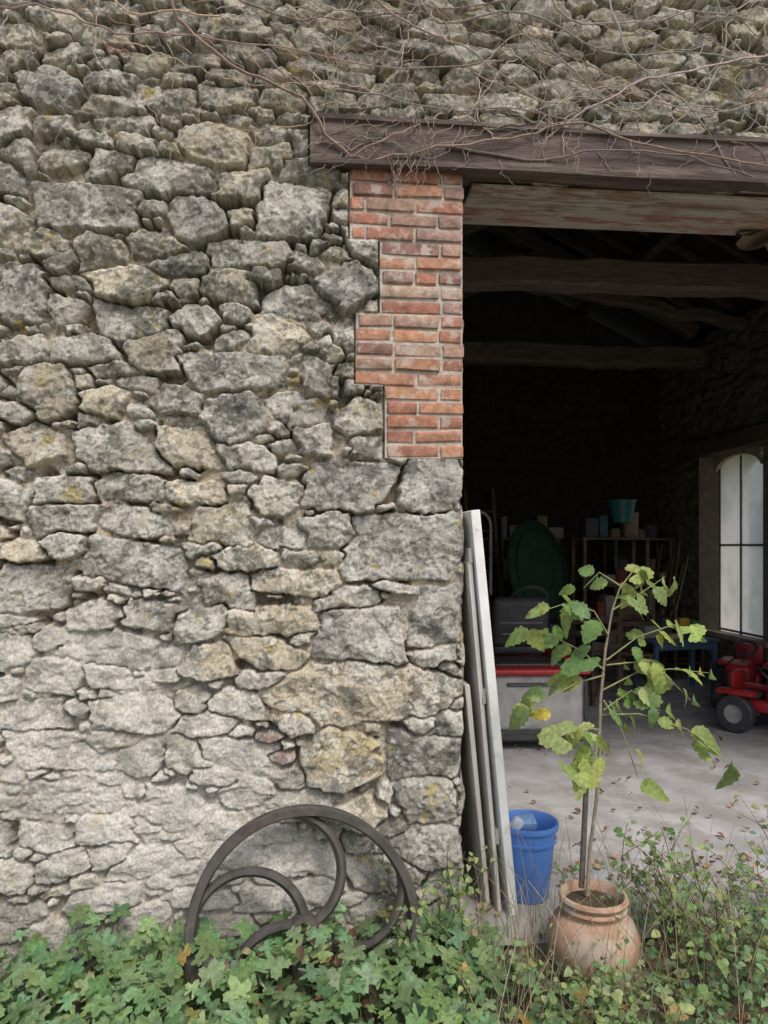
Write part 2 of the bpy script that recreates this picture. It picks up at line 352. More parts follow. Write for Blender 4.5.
# roof
g=Geo(); rw=(.055,.042,.034)
for s in (-1,1):
    xe=1.3+s*4.3; xi=1.3
    V=[(xi,-.15,6.55),(xe,-.15,4.45),(xe,7.7,4.45),(xi,7.7,6.55),(xi,-.15,6.63),(xe,-.15,4.53),(xe,7.7,4.53),(xi,7.7,6.63)]
    g.add(V,[(0,1,2,3),(7,6,5,4),(0,4,5,1),(1,5,6,2),(2,6,7,3),(3,7,4,0)],rw)
g.build('roof_deck',WOOD,barn,False)
g=Geo(); bw=(.25,.195,.15)
def beam(p,q,w,h,col=bw,jit=.012):
    p=Vector(p);q=Vector(q); d=(q-p); L=d.length; n=max(6,int(L/.25)); a=d.normalized(); up=Vector((0,0,1)); s=a.cross(up).normalized(); u=s.cross(a)
    V=[];F=[]
    for i in range(n+1):
        c=p+d*i/n+u*random.gauss(0,jit)+s*random.gauss(0,jit)
        for (x,y) in ((-.5,-.38),(-.38,-.5),(.38,-.5),(.5,-.38),(.5,.38),(.38,.5),(-.38,.5),(-.5,.38)):
            V.append(tuple(c+s*x*w+u*y*h))
    for i in range(n):
        for k in range(8): F.append((i*8+k,i*8+(k+1)%8,(i+1)*8+(k+1)%8,(i+1)*8+k))
    F+=[tuple(range(8))[::-1],tuple(n*8+k for k in range(8))]
    g.add(V,F,col)
beam((-2.6,3.4,4.25),(5.2,3.4,4.25),.24,.28); beam((-2.6,5.9,4.15),(5.2,5.9,4.15),.24,.27,(.2,.155,.12))
bd_=(.16,.125,.095)
for y in (3.4,5.9):
    beam((1.3,y,4.4),(1.3,y,6.4),.18,.18,bd_); beam((-2.4,y,4.5),(1.3,y,6.35),.18,.2,bd_); beam((5.0,y,4.5),(1.3,y,6.35),.18,.2,bd_)
    beam((1.3,y+.02,4.6),(3.0,y+.02,5.5),.14,.16,bd_)
for xx in (-1.4,0,2.6,3.9): beam((xx,.4,6.4-abs(xx-1.3)*.49),(xx,7.2,6.4-abs(xx-1.3)*.49),.14,.16,bd_,jit=.006)
beam((1.3,.4,6.4),(1.3,7.2,6.4),.16,.2)
for y in np.arange(.7,7,.5):
    for s in (-1,1): beam((1.3,y,6.5),(1.3+s*3.8,y,4.62),.07,.08,(.14,.11,.085),.004)
beam((2.0,4.6,4.66),(4.9,4.6,4.22),.12,.13,(.16,.125,.095),.02)
g.build('roof_timbers',WOOD,barn)
# lintel
g=Geo(); 
def strip(x0,x1,prof,col,seed):
    xs=np.arange(x0,x1+.001,.03); V=[];n=len(prof)
    for x in xs:
        for j,(y,z) in enumerate(prof):
            V.append((x,y+.005*float(vn(np.array(x*3.),np.array(j*.7+seed),seed)),z+.005*float(vn(np.array(x*2.),np.array(j*.3+9),seed))))
    F=[(i*n+k,i*n+(k+1)%n,(i+1)*n+(k+1)%n,(i+1)*n+k) for i in range(len(xs)-1) for k in range(n)]
    F+=[tuple(range(n))[::-1],tuple((len(xs)-1)*n+k for k in range(n))]
    g.add(V,F,col)
strip(-.012,5.0,[(.10,3.425),(-.075,3.42),(-.078,3.44),(-.052,3.452),(-.050,3.53),(-.052,3.612),(-.066,3.62),(-.064,3.640),(.10,3.643)],(.125,.092,.085),2)
g.build('lintel_beam',M('painted_beam',.75,0,.4,5,.6,22,.012,(.7,5,5),patch=(.24,.19,.165),ps=3,pt=.50,pf=.65),barn,ang=30)
g=Geo()
for i in range(4): 
    y=.045+i*.105; g.box((2.75,y+.05,3.408+random.uniform(-.006,.006)),(4.0,.098,.022),(.33+.04*i,.22+.05*(i%2),.17+.05*(i%2)),bev=.003)
g.build('soffit_boards',M('peeling_paint',.85,0,.40,9,.5,40,.008,(1,4,4),patch=(.58,.54,.48),ps=3.5,pt=.45,pf=.8),barn)
# brick quoin
g=Geo(); gm=Geo(); ch=(BR[0][3]-BR[3][2])/20
ztop=BR[0][3]; ci=0
for k,(a,b,c,d) in enumerate(BR):
    bx(gm,a+.004,XJ-.006,-.004,.2,c+.001,d-.001,(.54,.50,.44))
    for j in range(5):
        z1=ztop-ci*ch; x=XJ+random.uniform(-.008,.010); odd=ci%2; L=.225
        first=True
        while x>a+.03:
            w=(.11 if (odd and first) else L)+random.uniform(-.008,.008)
            if random.random()<.14: w=.11
            if x-w<a+.07: w=x-a-random.uniform(-.008,.012)
            rot=Matrix.Rotation(R(random.gauss(0,.9)),3,'Y')@Matrix.Rotation(R(random.gauss(0,1.0)),3,'Z')
            col=random.choice([(.46,.22,.145),(.50,.26,.17),(.40,.185,.13),(.45,.29,.22),(.28,.16,.13),(.48,.34,.26),(.53,.28,.17),(.36,.24,.20),(.42,.20,.14)])
            g.box((x-w/2,.046+random.gauss(0,.004),z1-ch/2+random.gauss(0,.0015)),(w-.013,.12,ch-.014+random.gauss(0,.0015)),col,rot=rot,bev=.006,seg=2,jit=.0016)
            x-=w; first=False
        ci+=1
g.build('brick_quoin',BRICK,barn); gm.build('brick_mortar',M('mortar',.95,0,.3,12,.8,45,.015),barn,False)

# ------------------------------------------------------------------ GROUND
def gz(x,y):
    b=-.27+.20*sst(.35,1.0,x)-.05*sst(-.3,-1.5,y)
    return b+.02*fbm(x,y,.4,3,3)
gx=np.concatenate([[-300,-120,-50,-20,-10,-6],np.arange(-4,6,.06),[7,9,12,20,50,120,300]]); gy=np.concatenate([[-300,-120,-50,-20,-10,-6],np.arange(-4,.3,.06),[.6,2,4,8,12,20,50,120,300]])
GX,GY=np.meshgrid(gx,gy); GZ=gz(GX,GY); GZ=np.where(np.abs(GX)>8,-.25,GZ)
gc=np.broadcast_to(np.array([.26,.22,.17]),GX.shape+(3,)).copy()
far=sst(3,8,np.hypot(GX,GY))[...,None]; gc=gc*(1-far)+np.array([.18,.2,.12])*far
grid_mesh('ground',np.stack([GX,GY,GZ],-1),np.ones((len(gy)-1,len(gx)-1),bool),gc,M('soil',.95,0,.45,9,.8,40,.03,patch=(.13,.11,.06),ps=6),None)
fxs=np.arange(.3,5.2,.05); fys=np.arange(-.22,7.2,.05); FX,FY=np.meshgrid(fxs,fys)
FZ=.006*fbm(FX,FY,.5,2,3)-.06*sst(-.06,-.2,FY+.09*fbm(FX,FY,.25,5,3))
fc=np.broadcast_to(np.array([.50,.50,.51]),FX.shape+(3,)).copy(); fc*= (1+.3*fbm(FX,FY,.7,4,5,.6))[...,None]; fd=sst(.3,-.2,FY+.2*fbm(FX,FY,.3,2,3))[...,None]; fc=fc*(1-fd*.5)+np.array([.34,.29,.21])*fd*.5
fk=np.ones((len(fys)-1,len(fxs)-1),bool); xx,yy=np.meshgrid(fxs[:-1],fys[:-1]); fk&=~((yy<.5)&(xx<.62))
fl=grp('concrete_floor')
grid_mesh('floor_slab_doorway',np.stack([FX,FY,FZ],-1),fk,fc,M('concrete',.85,0,.25,3,.3,45,.006,patch=(.34,.325,.30),ps=1.6,pt=.48,pf=.65),fl)
g=Geo(); bx(g,-2.5,.295,.46,7.1,-.08,-.003,(.5,.49,.47)); g.build('floor_slab_side',CLOTH,fl,False)

# ------------------------------------------------------------------ CAST IRON WHEEL
w=grp('cast_iron_wheel',(-.035,-.24,.075)); w.rotation_euler=(R(-14),R(4),R(3))
g=Geo(); A=Matrix.Rotation(R(90),3,'X'); ic=(.10,.092,.085); Ro=.492
g.lathe([(Ro-.040,-.03),(Ro-.038,-.055),(Ro-.006,-.06),(Ro,-.054),(Ro-.004,-.035),(Ro-.018,-.022),(Ro-.018,.022),(Ro-.004,.035),(Ro,.054),(Ro-.006,.06),(Ro-.038,.055),(Ro-.046,.02),(Ro-.046,-.02),(Ro-.040,-.03)],ic,96,A)
g.build('rim',METAL,w)
g=Geo(); g.lathe([(.03,-.05),(.05,-.05),(.06,-.035),(.062,0),(.06,.035),(.05,.05),(.03,.05),(.03,-.05)],ic,32,A); g.build('hub',METAL,w)
g=Geo()
for k in range(5):
    p0=R(100+72*k); e1=Vector((math.cos(p0),0,math.sin(p0)))*(Ro-.03); s0=Vector((math.cos(p0-1.3),0,math.sin(p0-1.3)))*.05
    c_=e1-s0; Lc=c_.length; pr=Vector((c_.z,0,-c_.x)).normalized(); sg=.36*Lc; rad_=(Lc*Lc/4+sg*sg)/(2*sg); cen=s0+c_*.5+pr*(sg-rad_); hw=math.asin(min(1,Lc/2/rad_)); pts=[];rr=[]
    for i in range(25):
        th=-hw+2*hw*i/24; pts.append((cen+pr*rad_*math.cos(th)+c_.normalized()*rad_*math.sin(th))[:]); rr.append(.024-.004*i/24)
    g.tube(pts,rr,ic,10,flat=1.3)
g.build('curved_spokes',METAL,w)

# ------------------------------------------------------------------ LEANING BOARDS
def board(parent,name,x0,x1,h,y0,y1,th,col,mat=PAINT):
    g=Geo(); d=Vector((x1-x0,0,h)); L=d.length; a=math.atan2(x1-x0,h); rot=Matrix.Rotation(a,3,'Y')
    c=Vector((x0,(y0+y1)/2,0))+d*.5
    g.box(c,(th,y1-y0,L),col,rot=rot,bev=.003); return g.build(name,mat,parent)
lb_=grp('leaning_door_panels')
board(lb_,'white_panel',.918,.738,1.86,-.085,.78,.042,(.86,.86,.85))
board(lb_,'beige_panel',.862,.722,1.62,-.045,.85,.020,(.68,.65,.60))
board(lb_,'grey_panel',.815,.715,1.05,-.02,.8,.022,(.58,.55,.50))
g=Geo(); 
for z in (.35,1.0,1.65):
    xx=.918-(.18/1.86)*z-.033; g.box((xx,.35,z),(.02,.8,.07),(.55,.52,.47),bev=.003)
g.build('battens',PAINT,lb_)
g=Geo(); 
for i in range(6): g.tube([(1.02+.02*i,.55+.02*i,.0),(.90+.015*i,.5,.6),(.76+.012*i,.46,1.15)],.010,(.14,.30,.36),6)
g.build('garden_poles',PLAST)

# ------------------------------------------------------------------ BUCKET
b=grp('plastic_bucket',(1.035,.10,.005)); g=Geo(); bc=(.10,.25,.66)
g.lathe([(.001,0),(.098,0),(.102,.006),(.132,.30),(.134,.335),(.147,.337),(.149,.35),(.147,.362),(.138,.362),(.130,.345),(.126,.29),(.096,.012),(.001,.012)],bc,48)
g.lathe([(.131,.27),(.1385,.272),(.1395,.285),(.133,.287)],bc,48); g.build('shell',PLAST,b)
g=Geo(); pts=[(.146*math.cos(a),-.02-.10*math.sin(a)*.9,.345-.09*math.sin(a)) for a in np.linspace(0,math.pi,20)]; g.tube(pts,.004,(.5,.5,.5),6)
g.build('handle',METAL,b)
g=Geo(); g.box((.0,.03,.33),(.10,.08,.08),(.20,.35,.62),rot=Matrix.Rotation(.4,3,'X'),bev=.02,seg=2); g.box((-.06,-.02,.35),(.05,.05,.07),(.55,.6,.7),rot=Matrix.Rotation(.6,3,'Y'),bev=.01); g.build('rags_inside',CLOTH,b)

# ------------------------------------------------------------------ POT
def pot(loc,s,tilt=0,zs=1,name='terracotta_jar'):
    p=grp(name,loc); p.rotation_euler=(tilt,0,0); g=Geo()
    pr=[(.001,0),(.105,0),(.115,.02),(.135,.07),(.172,.15),(.192,.23),(.192,.28),(.170,.335),(.145,.36),(.128,.372),(.126,.385),(.138,.392),(.142,.402),(.138,.412),(.130,.418),(.142,.426),(.147,.438),(.142,.450),(.130,.453),(.122,.44),(.118,.38),(.11,.36)]
    pr=[(r*s,z*s*zs) for r,z in pr]; g.lathe(pr,(.45,.29,.20),64); g.build('jar_body',TERRA,p)
    g=Geo(); g.lathe([(.119*s,.41*s*zs),(.08*s,.43*s*zs),(.001,.435*s*zs)],(.12,.09,.06),24); g.build('potting_soil',M('potting',.95,0,.4,20,.9,60,.02),p); return p
pot((1.15,-.45,-.16),.96,R(0),.98)

# ------------------------------------------------------------------ LEAF TEMPLATES
def palm(n=5,depth=.42,N=35,wid=1.0):
    V=[(0,0,0)]; 
    for i in range(N):
        th=R(-60)+R(300)*i/(N-1); a=th-R(90)
        l=abs(math.cos(a*n/2*.98)) if n%2 else abs(math.cos(a*n/2)); r=(1-depth)+depth*l**.8
        r*= (1-.22*abs(a)/math.pi*1.5); r*=1+.06*(1 if i%2 else -1)
        V.append((r*math.cos(th)*wid,r*math.sin(th),.14*l*r-.22*r*r))
    V=np.array(V)
    return V,[(0,i,i+1) for i in range(1,N)]
def ovate(w=.38,n=6,ser=.0,fold=.25,curl=.3):
    V=[];F=[]
    for i in range(n+1):
        t_=i/n; h=w*math.sin(math.pi*min(1,t_**.8))**.8*(1+ser*(1 if i%2 else -1)); z=-curl*t_*t_
        V+=[(-h,t_,z+fold*h),(0,t_,z),(h,t_,z+fold*h)]
    for i in range(n):
        a=i*3; F+=[(a,a+1,a+4,a+3),(a+1,a+2,a+5,a+4)]
    return np.array(V),F
PALM=palm(5,.5); PALM3=palm(5,.6,31); BIG=palm(3,.38,27,.85); OV=ovate(); OVW=ovate(.38,10,.12,.2,.65); DRYL=ovate(.42,6,.06,.7,-.5)
def leaf(g,tmpl,pos,size,nrm,az,col,roll=0):
    n=Vector(nrm).normalized(); y=Vector((math.cos(az),math.sin(az),0)); y=(y-n*y.dot(n)).normalized(); x=y.cross(n)
    Rm=np.array([x[:],y[:],n[:]]).T
    V=tmpl[0]*size*np.array([random.uniform(.85,1.1),1,random.uniform(.5,1.8)]); g.add(V@Rm.T+np.array(pos),tmpl[1],col)
def vary(c,s=.25): k=1+random.uniform(-s,s); return (c[0]*k*random.uniform(.85,1.25),c[1]*k,c[2]*k*random.uniform(.8,1.2))

# ------------------------------------------------------------------ GROUND COVER
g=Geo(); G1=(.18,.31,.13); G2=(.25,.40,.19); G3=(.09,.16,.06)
for i in range(2500):
    x=random.uniform(-2.1,.72) if random.random()<.84 else random.uniform(.5,2.3); y=random.uniform(-1.5,-.07)
    if x>.8: y=random.uniform(-1.1,-.5)
    dens=.5+.5*float(fbm(np.array(x),np.array(y),.35,4,2))+.25
    if random.random()>dens+.3: continue
    z0=float(gz(np.array(x),np.array(y)))
    can=.31+.10*float(fbm(np.array(x),np.array(y),.3,8,2))+.05*math.exp(-((y+.25)/.2)**2)*(x<-.6)
    if x>.35: can*=max(.35,1-(x-.35)*1.3)
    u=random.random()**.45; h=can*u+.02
    if -.56<x<.5 and y>-.42: 
        if -.35<y<-.1 and random.random()<.3: continue
    if (x-1.15)**2+(y+.45)**2<.05: continue
    lean=(random.gauss(0,.04),random.gauss(0,.04)); p=(x+lean[0],y+lean[1],z0+h)
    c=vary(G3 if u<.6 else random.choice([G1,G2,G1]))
    if random.random()<.03: c=vary((.40,.34,.12))
    sz=random.uniform(.032,.074)*(1 if x<.8 else .7)
    leaf(g,random.choice([PALM,PALM3]),p,sz,(random.gauss(0,.4),-.4+random.gauss(0,.4),1),random.uniform(0,6.28),c)
    if random.random()<.6: g.tube([(x,y,z0),(x+lean[0]*.3,y,z0+h*.6),p],[.0022,.002,.0014],(.18,.2,.09),4,False)
g.build('groundcover_foliage',LEAF)
g=Geo()
for i in range(70):
    x=random.gauss(-.02,.28); y=random.uniform(-.55,-.12); z=float(gz(np.array(x),np.array(y)))+random.uniform(.16,.36)
    leaf(g,DRYL,(x,y,z),random.uniform(.03,.065),(random.gauss(0,1),random.gauss(-.5,1),1),random.uniform(0,6.28),vary(random.choice([(.30,.22,.14),(.42,.33,.22),(.22,.15,.10),(.46,.42,.30)])))
for i in range(700):
    if random.random()<.34: x=random.uniform(.75,4.9); y=abs(random.gauss(0,1.6))+.02
    else: x=random.uniform(.75,2.4); y=random.uniform(-.9,.4)
    if x<1.2 and y>-.1 and y<.25 and x>.88: continue
    z=(.008 if y>-.1 else float(gz(np.array(x),np.array(y)))+.012)
    leaf(g,DRYL,(x,y,z+.004),random.uniform(.02,.045),(random.gauss(0,.25),random.gauss(0,.25),1),random.uniform(0,6.28),vary(random.choice([(.30,.19,.11),(.38,.26,.15),(.20,.13,.08),(.44,.36,.2)])))
g.build('fallen_leaves',DRY)

# ------------------------------------------------------------------ WEEDS
def weed(g,x,y,h,n,ls,col,lean=(0,0),z0=None,tm=None,br=3):
    z=float(gz(np.array(x),np.array(y))) if z0 is None else z0
    def shoot(p,d,L,n,r):
        pts=[Vector(p)]; d=Vector(d).normalized()
        for i in range(7):
            d=(d+Vector((random.gauss(0,.12),random.gauss(0,.12),random.gauss(0,.06)))).normalized(); pts.append(pts[-1]+d*L/7)
        g.tube([q[:] for q in pts],np.linspace(r,r*.4,8),(.22,.17,.11) if random.random()<.5 else (.2,.24,.11),4,False)
        for i in range(n):
            t_=random.uniform(.15,1)*7; k=min(6,int(t_)); q=pts[k].lerp(pts[k+1],t_-k); az=random.uniform(0,6.28)
            o=Vector((math.cos(az),math.sin(az),.2))*ls*.4
            leaf(g,tm or OV,(q+o)[:],ls*random.uniform(.6,1.15),(random.gauss(0,.5),random.gauss(-.4,.5),1),az,vary(col))
        return pts
    m_=shoot((x,y,z),(lean[0],lean[1],1),h,n,.0035)
    for k in range(br):
        q=m_[random.randint(1,5)]; az=random.uniform(0,6.28)
        shoot(q[:],(math.cos(az)*.7+lean[0],math.sin(az)*.5+lean[1],.8),h*random.uniform(.3,.55),max(2,n//2),.0022)
g=Geo(); WG=(.23,.36,.14); WY=(.33,.43,.18)
for i in range(10): weed(g,random.uniform(.30,.66),random.uniform(-.28,-.08),random.uniform(.35,.8),10,.034,random.choice([WG,WY]),(random.gauss(0,.1),-.1),br=3)
for i in range(36): weed(g,random.uniform(.45,1.25),random.uniform(-1.1,-.3),random.uniform(.12,.36),9,.034,random.choice([WG,WY]),(random.gauss(0,.3),0),br=2)
for i in range(70): weed(g,random.uniform(1.3,2.5),random.uniform(-1.0,-.12),random.uniform(.22,.62),9,.036,random.choice([WG,WY,G2]),(random.gauss(0,.25),random.gauss(0,.1)),br=4)
g.build('weeds',LEAF)
g=Geo()
for i in range(240):
    x=random.choice([random.uniform(.6,1.2),random.uniform(1.2,2.4)]); y=random.uniform(-1.0,-.1); z=float(gz(np.array(x),np.array(y))); L=random.uniform(.2,.65); a=random.uniform(0,6.28); k=random.uniform(.1,.6)
    pts=[(x+math.cos(a)*k*L*t_*t_,y+math.sin(a)*k*L*t_*t_,z+L*t_*(1-.25*k*t_)) for t_ in np.linspace(0,1,7)]
    g.tube(pts,np.linspace(.002,.0008,7),vary(random.choice([(.44,.35,.24),(.30,.22,.16),(.22,.27,.11)])),4,False)
g.build('dry_grass',STEM)

# ------------------------------------------------------------------ SAPLING
sap=grp('potted_sapling',(1.14,-.45,.27)); k=1/243
def L3(u,v,dy=0): return ((u-590)*k,dy,(882-v)*k)
g=Geo(); bc_=(.28,.24,.18)
trunk=[L3(586,885),L3(590,840,.01),L3(596,790,.0),L3(598,740,-.01),L3(600,690),L3(606,640,.01),L3(612,600),L3(622,572)]
g.tube(trunk,[.009,.0085,.008,.007,.0065,.006,.004,.003],bc_,8)
g.tube([L3(583,880,.03),L3(588,778,.03)],[.013,.012],(.14,.12,.10),8)
BRN=[[(604,660),(580,640),(552,626),(530,618)],[(608,625),(590,600),(562,590),(538,596)],[(606,650),(640,628),(675,618),(712,628)],[(602,680),(640,664),(680,662),(724,668)],
     [(600,705),(635,702),(680,716),(716,748)],[(600,720),(580,715),(560,722)],[(612,600),(640,582),(662,566)],[(604,665),(575,672),(540,690),(522,700)],[(620,575),(600,562),(585,578)],[(603,690),(620,720),(634,766)],[(603,700),(630,680),(658,700)],[(600,712),(590,745),(575,755)],[(606,655),(650,650),(690,690)],[(620,578),(634,562),(640,556)]]
pl_=[]
for bi,b_ in enumerate(BRN):
    d0=random.uniform(-.16,.12)
    pts=[L3(u,v,d0*i/3) for i,(u,v) in enumerate(b_)]
    P=[Vector(p) for p in pts]; S=[]
    for i in range(len(P)-1):
        for t_ in (0,.33,.66): S.append(P[i].lerp(P[i+1],t_))
    S.append(P[-1])
    g.tube([p[:] for p in S],np.linspace(.004,.0015,len(S)),(.26,.28,.13),5,False)
    n=8 if bi not in(9,8,13,5) else 4
    for j in range(n):
        t_=.25+.75*j/(n-1); q=S[min(len(S)-1,int(t_*(len(S)-1)))]; pl_.append((q,S[-1]-S[0]))
g.build('trunk_and_branches',STEM,sap)
g=Geo()
for q,d in pl_:
    az=math.atan2(d.y,d.x)+random.gauss(0,.9); c=vary(random.choice([(.28,.40,.13),(.36,.47,.16),(.20,.31,.10)]),.2)
    if random.random()<.03: c=(.50,.46,.12)
    o=Vector((math.cos(az),math.sin(az),-.2))*random.uniform(.01,.04)
    leaf(g,random.choice([OVW,OVW,OVW,BIG]),(q+o)[:],random.uniform(.055,.11),(random.gauss(0,.45)+.5*math.cos(az),-.75+random.gauss(0,.35),.7),az,c)
leaf(g,OVW,L3(545,700,-.05),.075,(0,-1,.3),R(170),(.66,.56,.10))
g.build('leaves',LEAF,sap)

# ------------------------------------------------------------------ CLIMBING VINE (bare stems)
g=Geo()
paths=["165 -30|180 25|215 60|250 85|300 108|335 150|370 166|420 158|480 150|530 140|580 133|650 158|768 174|900 190","330 -20|390 25|430 45|470 60|540 110|600 95|700 120|790 100",
"480 -20|520 40|560 70|590 100|640 130","540 -20|560 30|640 30|700 20|790 40","-20 15|60 20|120 40|200 45|300 62|400 78|500 70","600 -20|620 60|680 110|730 180","440 150|520 166|600 160|680 165|760 192",
"700 -20|720 50|690 110|640 150","200 -20|260 20|320 30|410 20|500 10","260 60|300 90|360 100|440 118|520 118|620 140","768 60|700 75|640 90|580 120|540 150","400 -20|440 30|520 20|600 60|680 60|790 80","100 -20|130 20|200 20|280 50|330 100"]
VC=[(.34,.30,.25),(.44,.39,.33),(.25,.21,.175)]
def vpath(p,r,off=.055,wob=6):
    P=[Vector((fx(u)+random.gauss(0,.004),-off+random.gauss(0,.008),fz(u,v))) for u,v in p]; S=[]
    for i in range(len(P)-1):
        a=P[max(0,i-1)];b=P[i];c=P[i+1];d=P[min(len(P)-1,i+2)]
        for t_ in (0,.25,.5,.75):
            q=.5*((2*b)+(c-a)*t_+(2*a-5*b+4*c-d)*t_*t_+(3*b-a-3*c+d)*t_**3); S.append(q+Vector((random.gauss(0,.006),random.gauss(0,.003),random.gauss(0,.006))))
    S.append(P[-1]); g.tube([q[:] for q in S],np.linspace(r,r*.55,len(S)),vary(random.choice(VC),.15),5,False)
for i,p in enumerate(paths):
    vpath([tuple(map(float,q.split())) for q in p.split('|')],.0085 if i==0 else random.uniform(.0042,.0068),.07 if i in(0,6) else .062)
for i in range(150):
    u=random.uniform(-10,790) if random.random()<.35 else random.uniform(330,790); v=random.uniform(-20,150) if u>300 else random.uniform(-20,70); a=random.uniform(0,6.28); p=[(u,v)]
    for j in range(random.randint(3,8)):
        a+=random.gauss(0,.45); u+=math.cos(a)*26; v+=math.sin(a)*20+1.5; 
        if v>185 : break
        p.append((u,v))
    if len(p)>2: vpath(p,random.uniform(.0014,.0034),.062)
for i in range(36):
    u=random.choice([random.gauss(407,9),random.gauss(410,14),random.gauss(560,60)]); v=random.uniform(95,170); p=[(u,v)]
    for j in range(random.randint(3,6)): u+=random.gauss(0,4); v+=random.uniform(6,16); p.append((u,v))
    if u>460: p=p[:4]
    vpath(p,random.uniform(.001,.002),.085)
g.build('climbing_vine',STEM)

# ------------------------------------------------------------------ RIDE-ON MOWER (seen from behind)
mw=grp('ride_on_mower',(1.84,2.55,0.0),R(-3)); g=Geo()
g.box((0,.25,.38),(.84,.5,.5),(.44,.44,.44),bev=.09,seg=5); g.build('grass_collector',CLOTH,mw)
g=Geo(); 
for x in (-.41,.41): g.box((x,-.0,.38),(.03,.02,.40),(.06,.06,.06),bev=.006)
g.box((0,-.01,.16),(.82,.03,.04),(.06,.06,.06),bev=.006); g.box((0,-.012,.55),(.5,.02,.03),(.1,.1,.1),bev=.006); g.build('collector_frame',RUB,mw)
g=Geo(); RED=(.50,.03,.04)
g.box((0,.25,.655),(.90,.56,.05),RED,bev=.022,seg=3); g.box((0,.30,.69),(.66,.40,.04),(.06,.05,.05),bev=.018,seg=3)
g.box((0,1.5,.62),(.46,.75,.36),RED,bev=.09,seg=4); g.box((-.40,.80,.60),(.22,.62,.20),RED,bev=.08,seg=4); g.box((.40,.80,.60),(.22,.62,.20),RED,bev=.08,seg=4)
g.build('red_bodywork',PLAST,mw)
g=Geo(); BK=(.06,.06,.066)
g.box((0,.85,.76),(.50,.46,.13),BK,bev=.05,seg=3); g.box((0,.62,1.0),(.52,.14,.46),BK,rot=Matrix.Rotation(R(8),3,'X'),bev=.068,seg=5); g.box((0,1.0,.35),(.6,1.6,.16),BK,bev=.02)
g.box((0,.03,.12),(.8,.1,.08),BK,bev=.02)
for sx in (-1,1): g.tube([(sx*.3,.62,.82),(sx*.31,.70,.95),(sx*.31,.98,.98)],.022,BK,8)
for z in (.90,1.0,1.10): g.box((0,.543+(.95-z)*-.14,z),(.38,.012,.018),(.16,.16,.165),bev=.003)
g.build('seat_and_chassis',RUB,mw)
g=Geo(); B90=Matrix.Rotation(R(90),3,'Y')
def wheel(g,c,r,w_): 
    g.lathe([(r*.5,-w_*.5),(r*.9,-w_*.5),(r,-w_*.32),(r,w_*.32),(r*.9,w_*.5),(r*.5,w_*.5),(r*.5,-w_*.5)],BK,32,B90,c)
    g.lathe([(.001,-w_*.3),(r*.5,-w_*.4),(r*.5,w_*.4),(.001,w_*.3)],(.4,.4,.38),24,B90,c)
for sx in(-1,1): wheel(g,(sx*.40,.8,.23),.23,.2); wheel(g,(sx*.38,1.72,.17),.17,.14)
g.build('wheels',RUB,mw)
g=Geo(); T=Matrix.Rotation(R(-50),3,'X'); O_=Vector((0.20,1.12,1.16)); ring=[tuple((T@Vector((.18*math.cos(a),.18*math.sin(a),0)))+O_) for a in np.linspace(0,2*math.pi,30)]
g.tube(ring,.017,BK,8,False); g.tube([tuple(O_),(0.1,1.3,.75)],.02,BK); g.tube([tuple((T@Vector((-.17,0,0)))+O_),tuple((T@Vector((.17,0,0)))+O_)],.012,BK)
g.build('steering_wheel',RUB,mw)

# ------------------------------------------------------------------ INTERIOR CLUTTER
g=Geo(); g.tube([(1.50,3.9,0),(1.50,3.9,1.9)]+[(1.50+.14-.14*math.cos(a),3.9,1.9+.14*math.sin(a)) for a in np.linspace(.3,3.1,9)]+[(1.78,3.9,1.2)],.016,(.3,.3,.3),8); g.build('arched_pipe',METAL)
g=Geo(); tg=(.022,.06,.035)
gt=grp('folded_popup_tent',(2.62,5.0,1.40)); Tm=Matrix.Rotation(R(40),3,'Z')@Matrix.Rotation(R(80),3,'X')
g.lathe([(.001,.05),(.2,.06),(.4,.045),(.54,.02),(.58,0),(.54,-.02),(.4,-.045),(.001,-.06)],tg,48,Tm)
for a_ in (.25,.5): 
    g.tube([tuple(Tm@Vector((a_*math.cos(a),a_*math.sin(a),.06-.03*a_)))for a in np.linspace(0,2*math.pi,40)],.008,(.015,.04,.025),5,False)
ring=[tuple(Tm@Vector((.59*math.cos(a),.59*math.sin(a),0))) for a in np.linspace(0,2*math.pi,40)]; g.tube(ring,.018,(.02,.045,.03),6,False); g.build('fabric_disc',CLOTH,gt)
g=Geo(); g.box((0,.1,-1.0),(.8,.5,.78),(.08,.065,.05),bev=.02); g.build('crate_under',WOOD,gt)
def shelf(x,y,seed,rz=0):
    rnd=random.Random(seed); sh=grp('storage_shelf',(x,y,0),rz); g=Geo(); wd=(.19,.135,.09)
    for a in(-.4,.4):
        for b in(-.2,.2): g.box((a,b,.9),(.04,.04,1.8),wd)
    for z in(.3,.75,1.2,1.78): g.box((0,0,z),(.86,.46,.025),wd)
    g.build('shelf_frame',WOOD,sh); g=Geo()
    for z in(.315,.765,1.215,1.795):
        a=-.38
        while a<.28:
            w_=rnd.uniform(.08,.24); h=rnd.uniform(.1,.32); c=rnd.choice([(.3,.25,.18),(.10,.10,.12),(.26,.19,.12),(.25,.25,.25),(.06,.15,.17),(.3,.09,.06),(.36,.34,.30)])
            if rnd.random()<.35: g.lathe([(.001,0),(w_*.45,0),(w_*.5,h),(w_*.46,h),(w_*.4,.02)],c,16,c=(a+w_/2,-.05,z))
            else: g.box((a+w_/2,-.06+rnd.uniform(0,.08),z+h/2),(w_*.92,.26,h),c,bev=.012,seg=2)
            a+=w_+rnd.uniform(.0,.06)
    g.build('stored_boxes_and_tins',CLOTH,sh); return sh
sh=shelf(3.72,5.6,4); shelf(4.6,6.75,9); shelf(2.0,6.7,12); shelf(3.0,6.8,15)
